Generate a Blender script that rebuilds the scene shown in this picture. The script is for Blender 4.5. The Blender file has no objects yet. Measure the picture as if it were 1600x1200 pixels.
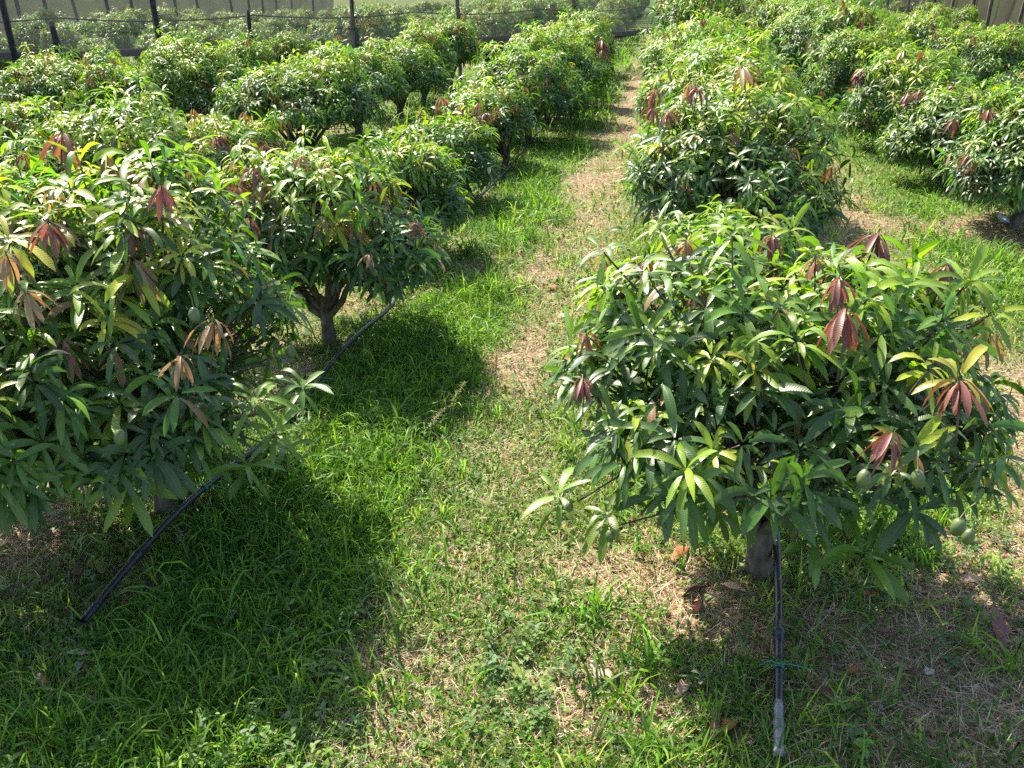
import bpy, math, random
import numpy as np
from mathutils import Vector, Matrix

# ------------------------------------------------------------------ camera, sky, sun, exposure
SC = bpy.context.scene
COL = SC.collection
F_PX, H_CAM = 1350.0, 2.5
PITCH, YAW = math.radians(25.02), math.radians(10.46)
cd = bpy.data.cameras.new('camera'); cam = bpy.data.objects.new('camera', cd); COL.objects.link(cam)
cd.sensor_width = 36.0; cd.lens = 36.0 * F_PX / 1600.0; cd.clip_end = 2000; cd.clip_start = 0.05
cam.location = (0, 0, H_CAM); cam.rotation_euler = (math.pi / 2 - PITCH, 0, YAW)
SC.camera = cam
SUN_DIR = Vector((-0.60, 0.58, 1.0)).normalized()          # towards the sun
SUN_EL = math.asin(SUN_DIR.z); SUN_AZ = math.atan2(SUN_DIR.x, SUN_DIR.y)
w = bpy.data.worlds.new('World'); SC.world = w; w.use_nodes = True
nt = w.node_tree; sky = nt.nodes.new('ShaderNodeTexSky'); sky.sky_type = 'NISHITA'; sky.sun_disc = False
sky.sun_elevation = SUN_EL; sky.sun_rotation = SUN_AZ; sky.air_density = 1.0; sky.dust_density = 1.8
nt.links.new(sky.outputs[0], nt.nodes['Background'].inputs[0]); nt.nodes['Background'].inputs[1].default_value = 0.12
sd = bpy.data.lights.new('sun', 'SUN'); sun = bpy.data.objects.new('sun', sd); COL.objects.link(sun)
sd.energy = 5.0; sd.angle = math.radians(0.53); sd.color = (1.0, 0.93, 0.79)
sun.rotation_euler = SUN_DIR.to_track_quat('Z', 'Y').to_euler()
SC.view_settings.view_transform = 'Standard'; SC.view_settings.look = 'None'
SC.view_settings.exposure = 1.68; SC.view_settings.gamma = 1
SC.render.engine = 'CYCLES'
SC.cycles.max_bounces = 6; SC.cycles.diffuse_bounces = 3; SC.cycles.glossy_bounces = 2
SC.cycles.transmission_bounces = 4; SC.cycles.transparent_max_bounces = 12
SC.cycles.use_denoising = False

rng = np.random.default_rng(11); random.seed(5)

# ------------------------------------------------------------------ helpers
def tag(o, label=None, cat=None, group=None, kind=None):
    if label: o['label'] = label
    if cat: o['category'] = cat
    if group: o['group'] = group
    if kind: o['kind'] = kind
    return o

def empty(name, loc=(0, 0, 0)):
    o = bpy.data.objects.new(name, None); COL.objects.link(o); o.location = loc; o.empty_display_size = .1
    return o

def link(name, me, parent=None):
    o = bpy.data.objects.new(name, me); COL.objects.link(o)
    if parent: o.parent = parent
    return o

def np_mesh(name, V, Fq, mat, col=None, uv=None, smooth=True):
    """V (n,3), Fq (m,k) faces of k corners."""
    me = bpy.data.meshes.new(name); n = len(V); m, k = Fq.shape
    me.vertices.add(n); me.vertices.foreach_set('co', V.astype(np.float32).ravel())
    me.loops.add(m * k); me.loops.foreach_set('vertex_index', Fq.astype(np.int32).ravel())
    me.polygons.add(m); me.polygons.foreach_set('loop_start', np.arange(0, m * k, k, dtype=np.int32))
    if smooth: me.polygons.foreach_set('use_smooth', np.ones(m, dtype=bool))
    if col is not None:
        a = me.attributes.new('col', 'FLOAT_COLOR', 'POINT')
        a.data.foreach_set('color', np.c_[col, np.ones(n)].astype(np.float32).ravel())
    if uv is not None:
        a = me.attributes.new('luv', 'FLOAT_VECTOR', 'POINT')
        a.data.foreach_set('vector', np.c_[uv, np.zeros(n)].astype(np.float32).ravel())
    me.update(calc_edges=True)
    if mat: me.materials.append(mat)
    return me

def nrm(a): return a / np.maximum(np.linalg.norm(a, axis=-1, keepdims=True), 1e-9)

def leaf_arrays(P, D, N, L, W, curl, C, seg, fold=0.25, peak=0.75, wave=0.0):
    """lanceolate blades; returns V, faces, colours, uv. fold None -> two verts per station."""
    n = len(P); ts = np.linspace(0, 1, seg + 1); Vs, UVs = [], []
    pos = P.copy(); Z = np.array([0, 0, -1.0])
    k = 3 if fold is not None else 2
    ph = rng.uniform(0, 6.28, n)
    for j, t in enumerate(ts):
        d = nrm(D + Z * (curl * t)[:, None])
        S = nrm(np.cross(d, N)); up = np.cross(S, d)
        wd = (t + 0.02) ** peak * (1.0 - t) ** 0.62 * 1.9 + 0.03
        wv = (W * 0.5 * wd)[:, None]
        if wave: up_off = up * (wave * W * np.sin(ph + 9 * t))[:, None] * (1 if 0 < j < seg else 0)
        else: up_off = 0
        if k == 3:
            Vs += [pos - S * wv + up * wv * fold + up_off, pos, pos + S * wv + up * wv * fold - up_off]
            UVs += [(-1, t), (0, t), (1, t)]
        else:
            Vs += [pos - S * wv, pos + S * wv]; UVs += [(-1, t), (1, t)]
        pos = pos + d * (L / seg)[:, None]
    V = np.stack(Vs, 1); m = V.shape[1]
    f = []
    for j in range(seg):
        for q in range(k - 1):
            a = j * k + q; f.append((a, a + 1, a + 1 + k, a + k))
    Fq = (np.arange(n)[:, None, None] * m + np.array(f)[None]).reshape(-1, 4)
    return V.reshape(-1, 3), Fq, np.repeat(C, m, 0), np.tile(np.array(UVs, float), (n, 1))

def blades_mesh(name, parts, mat):
    V, Fq, C, UV = [], [], [], []; off = 0
    for v, f, c, u in parts:
        V.append(v); Fq.append(f + off); C.append(c); UV.append(u); off += len(v)
    return np_mesh(name, np.concatenate(V), np.concatenate(Fq), mat, np.concatenate(C), np.concatenate(UV))

class Tubes:
    def __init__(s): s.V = []; s.F = []; s.n = 0
    def add(s, pts, rad, k=7, cap=True):
        P = np.array(pts, float); R = np.broadcast_to(np.array(rad, float), (len(P),))
        T = nrm(np.gradient(P, axis=0)); ref = np.array([0.3, 0.1, 1.0]); ref = ref / np.linalg.norm(ref)
        if abs(T[0] @ ref) > .95: ref = np.array([1.0, 0, 0])
        A = nrm(np.cross(T, ref)); B = np.cross(T, A); th = np.arange(k) * 2 * math.pi / k
        V = P[:, None] + R[:, None, None] * (A[:, None] * np.cos(th)[None, :, None] + B[:, None] * np.sin(th)[None, :, None])
        m = len(P); i = np.arange(m - 1)[:, None] * k; j = np.arange(k)[None]; jn = (j + 1) % k
        s.F.append((np.stack([i + j, i + jn, i + k + jn, i + k + j], -1).reshape(-1, 4)) + s.n)
        s.V.append(V.reshape(-1, 3)); s.n += m * k
        if cap:
            jj = np.arange(k)
            n0 = s.n
            for e, base in ((0, n0 - m * k), (-1, n0 - k)):
                s.V.append(P[[e]]); c = s.n; s.n += 1
                s.F.append(np.stack([base + jj, base + (jj + 1) % k, np.full(k, c), np.full(k, c)], -1))
    def mesh(s, name, mat, smooth=True):
        Fq = np.concatenate(s.F); V = np.concatenate(s.V)
        tri = Fq[:, 2] == Fq[:, 3]
        me = bpy.data.meshes.new(name)
        faces = [tuple(f) for f in Fq[~tri].tolist()] + [tuple(f[:3]) for f in Fq[tri].tolist()]
        me.from_pydata(V.tolist(), [], faces)
        if smooth: me.polygons.foreach_set('use_smooth', np.ones(len(faces), dtype=bool))
        me.materials.append(mat); me.update(); return me

def curve_pts(a, b, n=6, sag=0.0, wob=0.0, up=0.0):
    a = np.array(a, float); b = np.array(b, float); t = np.linspace(0, 1, n)[:, None]
    p = a * (1 - t) + b * t
    p[:, 2] += (-sag + up) * (4 * t * (1 - t))[:, 0]
    if wob: p[1:-1] += rng.normal(0, wob, (n - 2, 3))
    return p

def vnoise(x, y, s, seed=0):
    """smooth value noise 0..1"""
    r = np.random.default_rng(seed); G = r.random((64, 64)); u = x / s; v = y / s
    i = np.floor(u).astype(int); j = np.floor(v).astype(int); fu = u - i; fv = v - j
    fu = fu * fu * (3 - 2 * fu); fv = fv * fv * (3 - 2 * fv)
    g = lambda a, b: G[a % 64, b % 64]
    return (g(i, j) * (1 - fu) + g(i + 1, j) * fu) * (1 - fv) + (g(i, j + 1) * (1 - fu) + g(i + 1, j + 1) * fu) * fv

def fbm(x, y, s, seed=0): return (vnoise(x, y, s, seed) * .5 + vnoise(x, y, s * .47, seed + 1) * .3 + vnoise(x, y, s * .21, seed + 2) * .2)

# ------------------------------------------------------------------ materials
def newmat(name):
    m = bpy.data.materials.new(name); m.use_nodes = True; t = m.node_tree; t.nodes.clear()
    out = t.nodes.new('ShaderNodeOutputMaterial'); return m, t, out

def foliage_mat(name, rough=.38, spec=.5, trans=.35, veins=True, gain=1.0, tint=(1.25, 1.6, .35)):
    m, t, out = newmat(name); N = t.nodes; K = t.links
    a = N.new('ShaderNodeAttribute'); a.attribute_name = 'col'
    base = a.outputs['Color']
    pr = N.new('ShaderNodeBsdfPrincipled'); pr.inputs['Roughness'].default_value = rough
    pr.inputs['Specular IOR Level'].default_value = spec
    tr = N.new('ShaderNodeBsdfTranslucent'); mx = N.new('ShaderNodeMixShader'); mx.inputs[0].default_value = trans
    mul = N.new('ShaderNodeMix'); mul.data_type = 'RGBA'; mul.blend_type = 'MULTIPLY'; mul.inputs[0].default_value = 1
    mul.inputs[7].default_value = (*tint, 1)
    if veins:
        u = N.new('ShaderNodeAttribute'); u.attribute_name = 'luv'; sp = N.new('ShaderNodeSeparateXYZ'); K.new(u.outputs['Vector'], sp.inputs[0])
        ab = N.new('ShaderNodeMath'); ab.operation = 'ABSOLUTE'; K.new(sp.outputs[0], ab.inputs[0])
        mid = N.new('ShaderNodeMapRange'); mid.inputs[1].default_value = 0.0; mid.inputs[2].default_value = .13; mid.inputs[3].default_value = .55; mid.inputs[4].default_value = 0
        K.new(ab.outputs[0], mid.inputs[0])
        m1 = N.new('ShaderNodeMath'); m1.operation = 'MULTIPLY'; m1.inputs[1].default_value = 120; K.new(sp.outputs[1], m1.inputs[0])
        m2 = N.new('ShaderNodeMath'); m2.operation = 'MULTIPLY'; m2.inputs[1].default_value = -6; K.new(ab.outputs[0], m2.inputs[0])
        m3 = N.new('ShaderNodeMath'); K.new(m1.outputs[0], m3.inputs[0]); K.new(m2.outputs[0], m3.inputs[1])
        sn = N.new('ShaderNodeMath'); sn.operation = 'SINE'; K.new(m3.outputs[0], sn.inputs[0])
        pw = N.new('ShaderNodeMapRange'); pw.inputs[1].default_value = .55; pw.inputs[2].default_value = 1; pw.inputs[3].default_value = 0; pw.inputs[4].default_value = .10
        K.new(sn.outputs[0], pw.inputs[0])
        mxv = N.new('ShaderNodeMath'); mxv.operation = 'MAXIMUM'; K.new(pw.outputs[0], mxv.inputs[0]); K.new(mid.outputs[0], mxv.inputs[1])
        vc = N.new('ShaderNodeMix'); vc.data_type = 'RGBA'; vm = N.new('ShaderNodeMix'); vm.data_type = 'RGBA'; vm.blend_type = 'ADD'; vm.inputs[0].default_value = 1; K.new(base, vm.inputs[6]); vm.inputs[7].default_value = (.10, .11, .05, 1); K.new(vm.outputs[2], vc.inputs[7])
        K.new(mxv.outputs[0], vc.inputs[0]); K.new(base, vc.inputs[6]); base = vc.outputs[2]
        bp = N.new('ShaderNodeBump'); bp.inputs['Strength'].default_value = .16; bp.inputs['Distance'].default_value = .0008
        K.new(sn.outputs[0], bp.inputs['Height']); K.new(bp.outputs[0], pr.inputs['Normal'])
    K.new(base, pr.inputs['Base Color']); K.new(base, mul.inputs[6]); K.new(mul.outputs[2], tr.inputs[0])
    K.new(pr.outputs[0], mx.inputs[1]); K.new(tr.outputs[0], mx.inputs[2]); K.new(mx.outputs[0], out.inputs[0])
    return m

def simple_mat(name, c1, c2, rough=.7, scale=8, bump=.3, spec=.3, stretch=(1, 1, 1), trans=0):
    m, t, out = newmat(name); N = t.nodes; K = t.links
    tc = N.new('ShaderNodeTexCoord'); mp = N.new('ShaderNodeMapping'); mp.inputs['Scale'].default_value = stretch
    K.new(tc.outputs['Object'], mp.inputs[0])
    no = N.new('ShaderNodeTexNoise'); no.inputs['Scale'].default_value = scale; no.inputs['Detail'].default_value = 6; K.new(mp.outputs[0], no.inputs[0])
    cr = N.new('ShaderNodeValToRGB'); cr.color_ramp.elements[0].position = .3; cr.color_ramp.elements[1].position = .7
    cr.color_ramp.elements[0].color = (*c1, 1); cr.color_ramp.elements[1].color = (*c2, 1); K.new(no.outputs[0], cr.inputs[0])
    pr = N.new('ShaderNodeBsdfPrincipled'); pr.inputs['Roughness'].default_value = rough; pr.inputs['Specular IOR Level'].default_value = spec
    K.new(cr.outputs[0], pr.inputs['Base Color'])
    bp = N.new('ShaderNodeBump'); bp.inputs['Strength'].default_value = bump; bp.inputs['Distance'].default_value = .01
    K.new(no.outputs[0], bp.inputs['Height']); K.new(bp.outputs[0], pr.inputs['Normal'])
    sh = pr.outputs[0]
    if trans:
        tp = N.new('ShaderNodeBsdfTransparent'); mx = N.new('ShaderNodeMixShader'); mx.inputs[0].default_value = trans
        K.new(sh, mx.inputs[1]); K.new(tp.outputs[0], mx.inputs[2]); sh = mx.outputs[0]
    K.new(sh, out.inputs[0]); return m

M_LEAF = foliage_mat('mango_leaf', .38, .5, .38)
M_LEAF_FAR = foliage_mat('mango_leaf_far', .46, .42, .36, veins=False)
M_RED = foliage_mat('flush_leaf', .42, .4, .30, veins=True, tint=(1.3, .85, .7))
M_GRASS = foliage_mat('grass_blade', .55, .3, .42, veins=False, tint=(1.15, 1.3, .5))
M_DRY = foliage_mat('dead_leaf', .6, .25, .15, veins=False, tint=(1.2, 1, .7))
M_BARK = simple_mat('bark', (.05, .04, .032), (.17, .135, .105), .9, 22, .8, .15, (1, 1, .4))
M_PIPE = simple_mat('black_pipe', (.012, .013, .017), (.03, .033, .042), .42, 14, .1, .5)
M_GREYPIPE = simple_mat('worn_pipe', (.10, .10, .11), (.26, .26, .27), .4, 30, .4, .5, (1, 1, .2))
M_TWINE = simple_mat('green_twine', (.02, .16, .12), (.04, .28, .2), .6, 60, .1)
M_POST = simple_mat('dark_post', (.02, .02, .024), (.06, .055, .055), .8, 8, .4, .2)
M_WOOD = simple_mat('weathered_post', (.05, .04, .036), (.16, .13, .115), .9, 9, .5, .1, (1, 1, .3))
M_WIRE = simple_mat('cord', (.03, .033, .045), (.06, .065, .08), .9, 5, 0, .1)
M_ROLL = simple_mat('rolled_black_sheet', (.008, .008, .01), (.02, .02, .024), .95, 5, .2, .05)

def net_mat(name, color, opacity):
    m, t, out = newmat(name); N = t.nodes; K = t.links
    tc = N.new('ShaderNodeTexCoord'); no = N.new('ShaderNodeTexNoise'); no.inputs['Scale'].default_value = .55; no.inputs['Detail'].default_value = 4
    K.new(tc.outputs['Object'], no.inputs[0])
    mr = N.new('ShaderNodeMapRange'); mr.inputs[1].default_value = .3; mr.inputs[2].default_value = .7
    mr.inputs[3].default_value = max(0, opacity - .07); mr.inputs[4].default_value = min(1, opacity + .07); K.new(no.outputs[0], mr.inputs[0])
    df = N.new('ShaderNodeBsdfDiffuse'); df.inputs[0].default_value = (*color, 1)
    tl = N.new('ShaderNodeBsdfTranslucent'); tl.inputs[0].default_value = (*color, 1)
    m0 = N.new('ShaderNodeMixShader'); m0.inputs[0].default_value = .5; K.new(df.outputs[0], m0.inputs[1]); K.new(tl.outputs[0], m0.inputs[2])
    tp = N.new('ShaderNodeBsdfTransparent'); mx = N.new('ShaderNodeMixShader')
    K.new(mr.outputs[0], mx.inputs[0]); K.new(tp.outputs[0], mx.inputs[1]); K.new(m0.outputs[0], mx.inputs[2]); K.new(mx.outputs[0], out.inputs[0])
    return m
M_NET = net_mat('grey_shade_net', (.042, .046, .052), .42)
M_NET_TAN = net_mat('tan_shade_net', (.040, .036, .036), .76)
M_NET_BROWN = net_mat('brown_shade_net', (.056, .045, .040), .90)

# ------------------------------------------------------------------ ground
ROWS = [-14.5, -11.5, -8.5, -5.5, -2.45, .55, 3.55, 6.55, 9.55]
def drift(Y): return -0.02 * np.maximum(0, np.asarray(Y, float) - 13)
def gauss(x, y, cx, cy, sx, sy): return np.exp(-((x - cx) / sx) ** 2 - ((y - cy) / sy) ** 2)
DIRT = [(-3.3, 3.05, .75, .6, 1.2), (-2.75, 5.0, .35, .45, .9), (-1.2, 11.7, .34, .8, .6), (-.92, 5.8, .22, .7, .6), (-.85, 2.3, .28, .35, .35),
        (.35, 3.15, .5, .3, .55), (1.35, 3.35, .6, .35, .6), (2.5, 5.8, .35, .7, .5), (3.7, 10.0, .7, .55, 1.2), (2.25, 11.2, .25, .6, .35),
        (-.15, 2.4, .3, .3, .5), (1.8, 3.2, .5, .6, 1.1), (.9, 3.0, .6, .28, .6), (1.25, 2.35, .35, .25, .55), (-.2, 3.3, .25, .25, .5), (-1.2, 8.1, .25, .6, .45), (2.2, 3.6, .7, .9, .5), (-2.7, 7.7, .3, .3, .5), (1.7, 8.9, .35, .5, .4), (-2.2,2.75,.25,.3,.5)]
def fields(x, y):
    """green cover, lush long grass, bare/dry ground, each 0..1"""
    xr = x - drift(y)
    n1 = fbm(x, y, 1.3, 3); n2 = fbm(x, y, .55, 9); n3 = fbm(x + 31, y, 3.1, 21)
    ph = (xr - .55) % 3.0 if np.isscalar(xr) else np.mod(xr - .55, 3.0)
    pathd = np.abs(ph - 1.62)                                   # distance to the worn alley centre
    path = np.exp(-(pathd / .50) ** 2)
    bare = .38 * path + np.clip((n1 - .53) * 1.9, 0, .55)
    bare = bare + np.where(y > 16, .42 * np.exp(-(pathd / .30) ** 2), 0)
    bare = bare * np.where((np.abs(x) > 12) | (y > 40), .5, 1)
    for cx, cy, sx, sy, a in DIRT: bare = bare + a * gauss(x, y, cx, cy, sx, sy)
    bare = bare * (.35 + 1.5 * n2)
    lush = np.exp(-((ph - .85 - 0) / .5) ** 2) * (.5 + n3) + .3 * np.exp(-((ph - 2.6) / .4) ** 2)
    lush = lush + 1.0 * gauss(x, y, -1.75, 3.2, .5, .8) + .8 * gauss(x, y, -1.75, 5.4, .45, 1.0) + .8 * gauss(x, y, 2.45, 9.5, .8, 2.2) + .6 * gauss(x, y, 2.4, 4.3, .7, .5)+ .6 * gauss(x, y, -3.0, 2.0, .5, .5)
    lush = np.clip(lush * (1.2 - 1.25 * bare) * (1 - .6 * path) * (.45 + 1.1 * n1), 0, 1)
    bare = np.where((x < -12.5) & (y > 24), .12 + .3 * (n3 - .3), bare); bare = np.where((y > 58) & (x > -30), 0.0, bare)
    return np.clip(1 - bare, 0, 1), lush, np.clip(bare, 0, 1)

def height(x, y): return (fbm(x, y, 1.6, 40) - .5) * .06 * np.exp(-((x * x + y * y) / 900.0))

def axis_lines(a, b, fine0, fine1, df, growth):
    v = list(np.arange(fine0, fine1, df)); s = df
    while v[-1] < b: s *= growth; v.append(v[-1] + s)
    s = df
    while v[0] > a: s *= growth; v.insert(0, v[0] - s)
    return np.array(v)
gx = axis_lines(-450, 450, -5, 6, .09, 1.09); gy = axis_lines(-250, 700, 1, 14, .09, 1.09)
GX, GY = np.meshgrid(gx, gy); gr_, lu_, ba_ = fields(GX, GY)
V = np.stack([GX, GY, height(GX, GY)], -1).reshape(-1, 3); nx = len(gx); ny = len(gy)
i, j = np.meshgrid(np.arange(nx - 1), np.arange(ny - 1)); q = (j * nx + i).ravel()
me = np_mesh('ground', V, np.stack([q, q + 1, q + 1 + nx, q + nx], -1), None, np.stack([gr_, lu_, ba_], -1).reshape(-1, 3))
m, t, out = newmat('soil_and_grass'); N = t.nodes; K = t.links
at = N.new('ShaderNodeAttribute'); at.attribute_name = 'col'; sp = N.new('ShaderNodeSeparateXYZ'); K.new(at.outputs['Color'], sp.inputs[0])
tc = N.new('ShaderNodeTexCoord')
def noise(scale, det=8, dist=0.0):
    n_ = N.new('ShaderNodeTexNoise'); n_.inputs['Scale'].default_value = scale; n_.inputs['Detail'].default_value = det
    n_.inputs['Distortion'].default_value = dist; K.new(tc.outputs['Object'], n_.inputs[0]); return n_
def ramp(src, stops):
    r_ = N.new('ShaderNodeValToRGB'); e = r_.color_ramp.elements
    e[0].position, e[0].color = stops[0][0], (*stops[0][1], 1); e[1].position, e[1].color = stops[-1][0], (*stops[-1][1], 1)
    for p_, c_ in stops[1:-1]: x_ = e.new(p_); x_.color = (*c_, 1)
    K.new(src, r_.inputs[0]); return r_
nf = noise(38, 8, .6); nm = noise(5, 6)
soil = ramp(nf.outputs[0], [(.3, (.07, .048, .028)), (.45, (.16, .115, .068)), (.6, (.26, .195, .115)), (.75, (.36, .29, .18))])
ns = noise(70, 8, 1.2)
green = ramp(ns.outputs[0], [(.3, (.018, .035, .010)), (.5, (.06, .11, .022)), (.68, (.15, .22, .05))])
fac = N.new('ShaderNodeMath'); fac.operation = 'SUBTRACT'; K.new(nm.outputs[0], fac.inputs[0]); fac.inputs[1].default_value = .5
fa2 = N.new('ShaderNodeMath'); fa2.operation = 'MULTIPLY_ADD'; K.new(fac.outputs[0], fa2.inputs[0]); fa2.inputs[1].default_value = 1.4; K.new(sp.outputs[0], fa2.inputs[2])
mr = N.new('ShaderNodeMapRange'); mr.inputs[1].default_value = .35; mr.inputs[2].default_value = .95; K.new(fa2.outputs[0], mr.inputs[0])
mx = N.new('ShaderNodeMix'); mx.data_type = 'RGBA'; K.new(mr.outputs[0], mx.inputs[0]); K.new(soil.outputs[0], mx.inputs[6]); K.new(green.outputs[0], mx.inputs[7])
pr = N.new('ShaderNodeBsdfPrincipled'); pr.inputs['Roughness'].default_value = .95; pr.inputs['Specular IOR Level'].default_value = .1
bp = N.new('ShaderNodeBump'); bp.inputs['Strength'].default_value = .9; bp.inputs['Distance'].default_value = .03; K.new(nf.outputs[0], bp.inputs['Height'])
K.new(mx.outputs[2], pr.inputs['Base Color']); K.new(bp.outputs[0], pr.inputs['Normal']); K.new(pr.outputs[0], out.inputs[0])
me.materials.append(m); tag(link('ground', me), 'dry soil and short green grass between the mango rows', 'ground', kind='structure')

# ------------------------------------------------------------------ grass
def in_view(x, y, marg):
    """true inside the photo's ground area plus a margin in metres"""
    c, s = math.cos(YAW), math.sin(YAW); xf = x * c + y * s; yf = -x * s + y * c
    return (np.abs(xf) < yf * .66 + marg) & (yf > .9)

def scatter(n, dmin, dmax, power, marg=1.0):
    """points whose density falls with distance from where the photographer stood"""
    u = rng.random(n)
    if abs(power - 2) < 1e-6: r = dmin * (dmax / dmin) ** u
    else:
        a = 2 - power; r = (dmin ** a + u * (dmax ** a - dmin ** a)) ** (1 / a)
    th = rng.uniform(-.80, .80, n) + YAW
    x = -r * np.sin(th); y = r * np.cos(th)
    k = in_view(x, y, marg); return x[k], y[k]

GREENS = np.array([(.055, .130, .018), (.095, .21, .022), (.155, .295, .025), (.25, .35, .045), (.14, .21, .06)])
DRYS = np.array([(.36, .29, .16), (.46, .38, .23), (.28, .20, .11), (.52, .46, .32), (.20, .13, .07)])
def pick(tab, n, p=None, var=.22):
    c = tab[rng.choice(len(tab), n, p=p)]; return np.clip(c * rng.uniform(1 - var, 1 + var, (n, 1)) * rng.uniform(.92, 1.08, (n, 3)), 0, 1)

def blades(x, y, Lr, Wr, elev, curl, colr, seg=2, zoff=-.005):
    n = len(x); L = rng.uniform(*Lr, n); W = rng.uniform(*Wr, n); az = rng.uniform(0, 2 * math.pi, n); el = np.radians(rng.uniform(*elev, n))
    D = np.stack([np.cos(az) * np.cos(el), np.sin(az) * np.cos(el), np.sin(el)], -1)
    az2 = az + rng.normal(0, .6, n); Nn = nrm(np.stack([-np.cos(az2) * np.sin(el), -np.sin(az2) * np.sin(el), np.cos(el) + .3], -1))
    P = np.stack([x, y, height(x, y) + zoff], -1)
    return leaf_arrays(P, D, Nn, L, W, rng.uniform(*curl, n), colr, seg, fold=None, peak=.25)

def grass_zone(n, d0, d1, power, sc, tufts):
    parts = []
    x, y = scatter(n, d0, d1, power); g, l, b = fields(x, y)
    k = rng.random(len(x)) < .10 + .90 * g ** 1.6; x, y, g, l, b = x[k], y[k], g[k], l[k], b[k]
    nn = len(x); c = pick(GREENS, nn, [.22, .28, .26, .14, .10]); dry = rng.random(nn) < .14 + .6 * b + .22 * (1 - l); c[dry] = pick(DRYS, dry.sum())
    s = sc * (1 + 0 * x)
    sel = rng.random(nn)
    a = sel < .55; q_ = ~a
    parts.append(blades(x[a], y[a], (.035 * sc, .11 * sc), (.0028 * sc, .0055 * sc), (25, 80), (.2, 1.4), c[a]))
    parts.append(blades(x[q_], y[q_], (.016 * sc, .042 * sc), (.009 * sc, .017 * sc), (5, 65), (0, .6), pick(GREENS, q_.sum(), [.34, .34, .16, .02, .14]), 2, .018 * sc))   # small weed leaves
    # tufts of long blades where the grass is lush
    x, y = scatter(tufts, d0, d1, power); g, l, b = fields(x, y); k = rng.random(len(x)) < l ** 1.5 * .95 + .01; x, y, l = x[k], y[k], l[k]
    hs_ = rng.uniform(.7, 1.0, len(x)); nb = 9; xx = np.repeat(x, nb) + rng.normal(0, .022 * sc, len(x) * nb); yy = np.repeat(y, nb) + rng.normal(0, .022 * sc, len(x) * nb)
    tc_ = np.repeat(pick(GREENS, len(x), [.16, .26, .34, .20, .04]), nb, 0) * rng.uniform(.85, 1.15, (len(xx), 1))
    parts.append(blades(xx, yy, (.06 * sc, .20 * sc), (.004 * sc, .0085 * sc), (35, 85), (.5, 2.2), tc_, 3))
    return parts
def straw_zone(n, d0, d1, power, sc):
    x, y = scatter(n, d0, d1, power); g, l, b = fields(x, y); k = rng.random(len(x)) < .07 + 1.0 * b; x, y = x[k], y[k]
    return [blades(x, y, (.05 * sc, .18 * sc), (.0012 * sc, .0028 * sc), (-4, 16), (-.1, .3), pick(DRYS, len(x)), 2, .008 * sc)]
GP = grass_zone(330000, 1.9, 7.0, 1.55, 1.0, 16000) + grass_zone(190000, 7.0, 16.0, 1.7, 1.55, 9000) + grass_zone(120000, 16.0, 46.0, 1.7, 2.9, 7000)
tag(link('grass', blades_mesh('grass', GP, M_GRASS)), 'short green grass and weeds covering the ground between the rows', 'grass', kind='stuff')
x, y = scatter(7500, 1.9, 12.0, 1.4); g, l, b = fields(x, y); k = rng.random(len(x)) < l ** 2 * .7 + .035; x, y = x[k], y[k]; nb = 14
xx = np.repeat(x, nb) + rng.normal(0, .03, len(x) * nb); yy = np.repeat(y, nb) + rng.normal(0, .03, len(x) * nb)
tc2 = np.repeat(pick(GREENS, len(x), [.3, .35, .2, .05, .10]), nb, 0) * rng.uniform(.85, 1.15, (len(xx), 1))
GC = blades(xx, yy, (.14, .34), (.005, .0105), (35, 80), (1.2, 3.0), tc2, 4)
tag(link('coarse_grass', blades_mesh('coarse_grass', [GC], M_GRASS)), 'longer arching grass growing in the tree shade', 'long grass', kind='stuff'); del GC
# broad-leaved weeds: a few leaves on a short stem
x, y = scatter(9000, 1.9, 13.0, 1.5); n1_ = fbm(x + 50, y, .9, 77); k = rng.random(len(x)) < np.clip((n1_ - .42) * 4, .03, 1); x, y = x[k], y[k]; nb = 8
wh = rng.uniform(.03, .13, len(x)); t_ = np.tile(np.linspace(.25, 1, nb), len(x)); az = np.tile(np.arange(nb) * 2.4, len(x)) + np.repeat(rng.uniform(0, 6.28, len(x)), nb)
xx = np.repeat(x, nb); yy = np.repeat(y, nb); P = np.stack([xx, yy, height(xx, yy) + t_ * np.repeat(wh, nb)], -1); el = rng.uniform(-.1, .7, len(xx))
D = np.stack([np.cos(az) * np.cos(el), np.sin(az) * np.cos(el), np.sin(el)], -1); Wn = nrm(np.stack([-np.cos(az) * np.sin(el), -np.sin(az) * np.sin(el), np.cos(el)], -1) + rng.normal(0, .2, (len(xx), 3)))
sz = np.repeat(rng.uniform(.018, .048, len(x)), nb) * rng.uniform(.7, 1.2, len(xx)) * (1.25 - .5 * t_)
wc = np.repeat(pick(np.array([(.07, .14, .03), (.11, .19, .04), (.16, .24, .05), (.10, .17, .07)]), len(x)), nb, 0) * rng.uniform(.85, 1.15, (len(xx), 1))
WP = leaf_arrays(P, D, Wn, sz, sz * rng.uniform(.4, .6, len(xx)), rng.uniform(.1, .9, len(xx)), wc, 3, .2, .55)
SB = leaf_arrays(np.stack([x, y, height(x, y)], -1), nrm(rng.normal(0, .12, (len(x), 3)) + [0, 0, 1.0]), np.tile([[1.0, 0, 0]], (len(x), 1)), wh * 1.05, wh * 0 + .003, wh * 0, wc[::nb], 2, None, .2)
tag(link('broadleaf_weeds', blades_mesh('broadleaf_weeds', [WP, SB], M_GRASS)), 'low broad-leaved weeds mixed into the grass', 'weeds', kind='stuff'); del WP, SB
SP = straw_zone(90000, 1.9, 8.0, 1.6, 1.0) + straw_zone(45000, 8.0, 26.0, 1.7, 1.8)
tag(link('dry_straw', blades_mesh('dry_straw', SP, M_DRY)), 'dry straw and dead grass lying on the bare patches', 'straw', kind='stuff')
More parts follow.
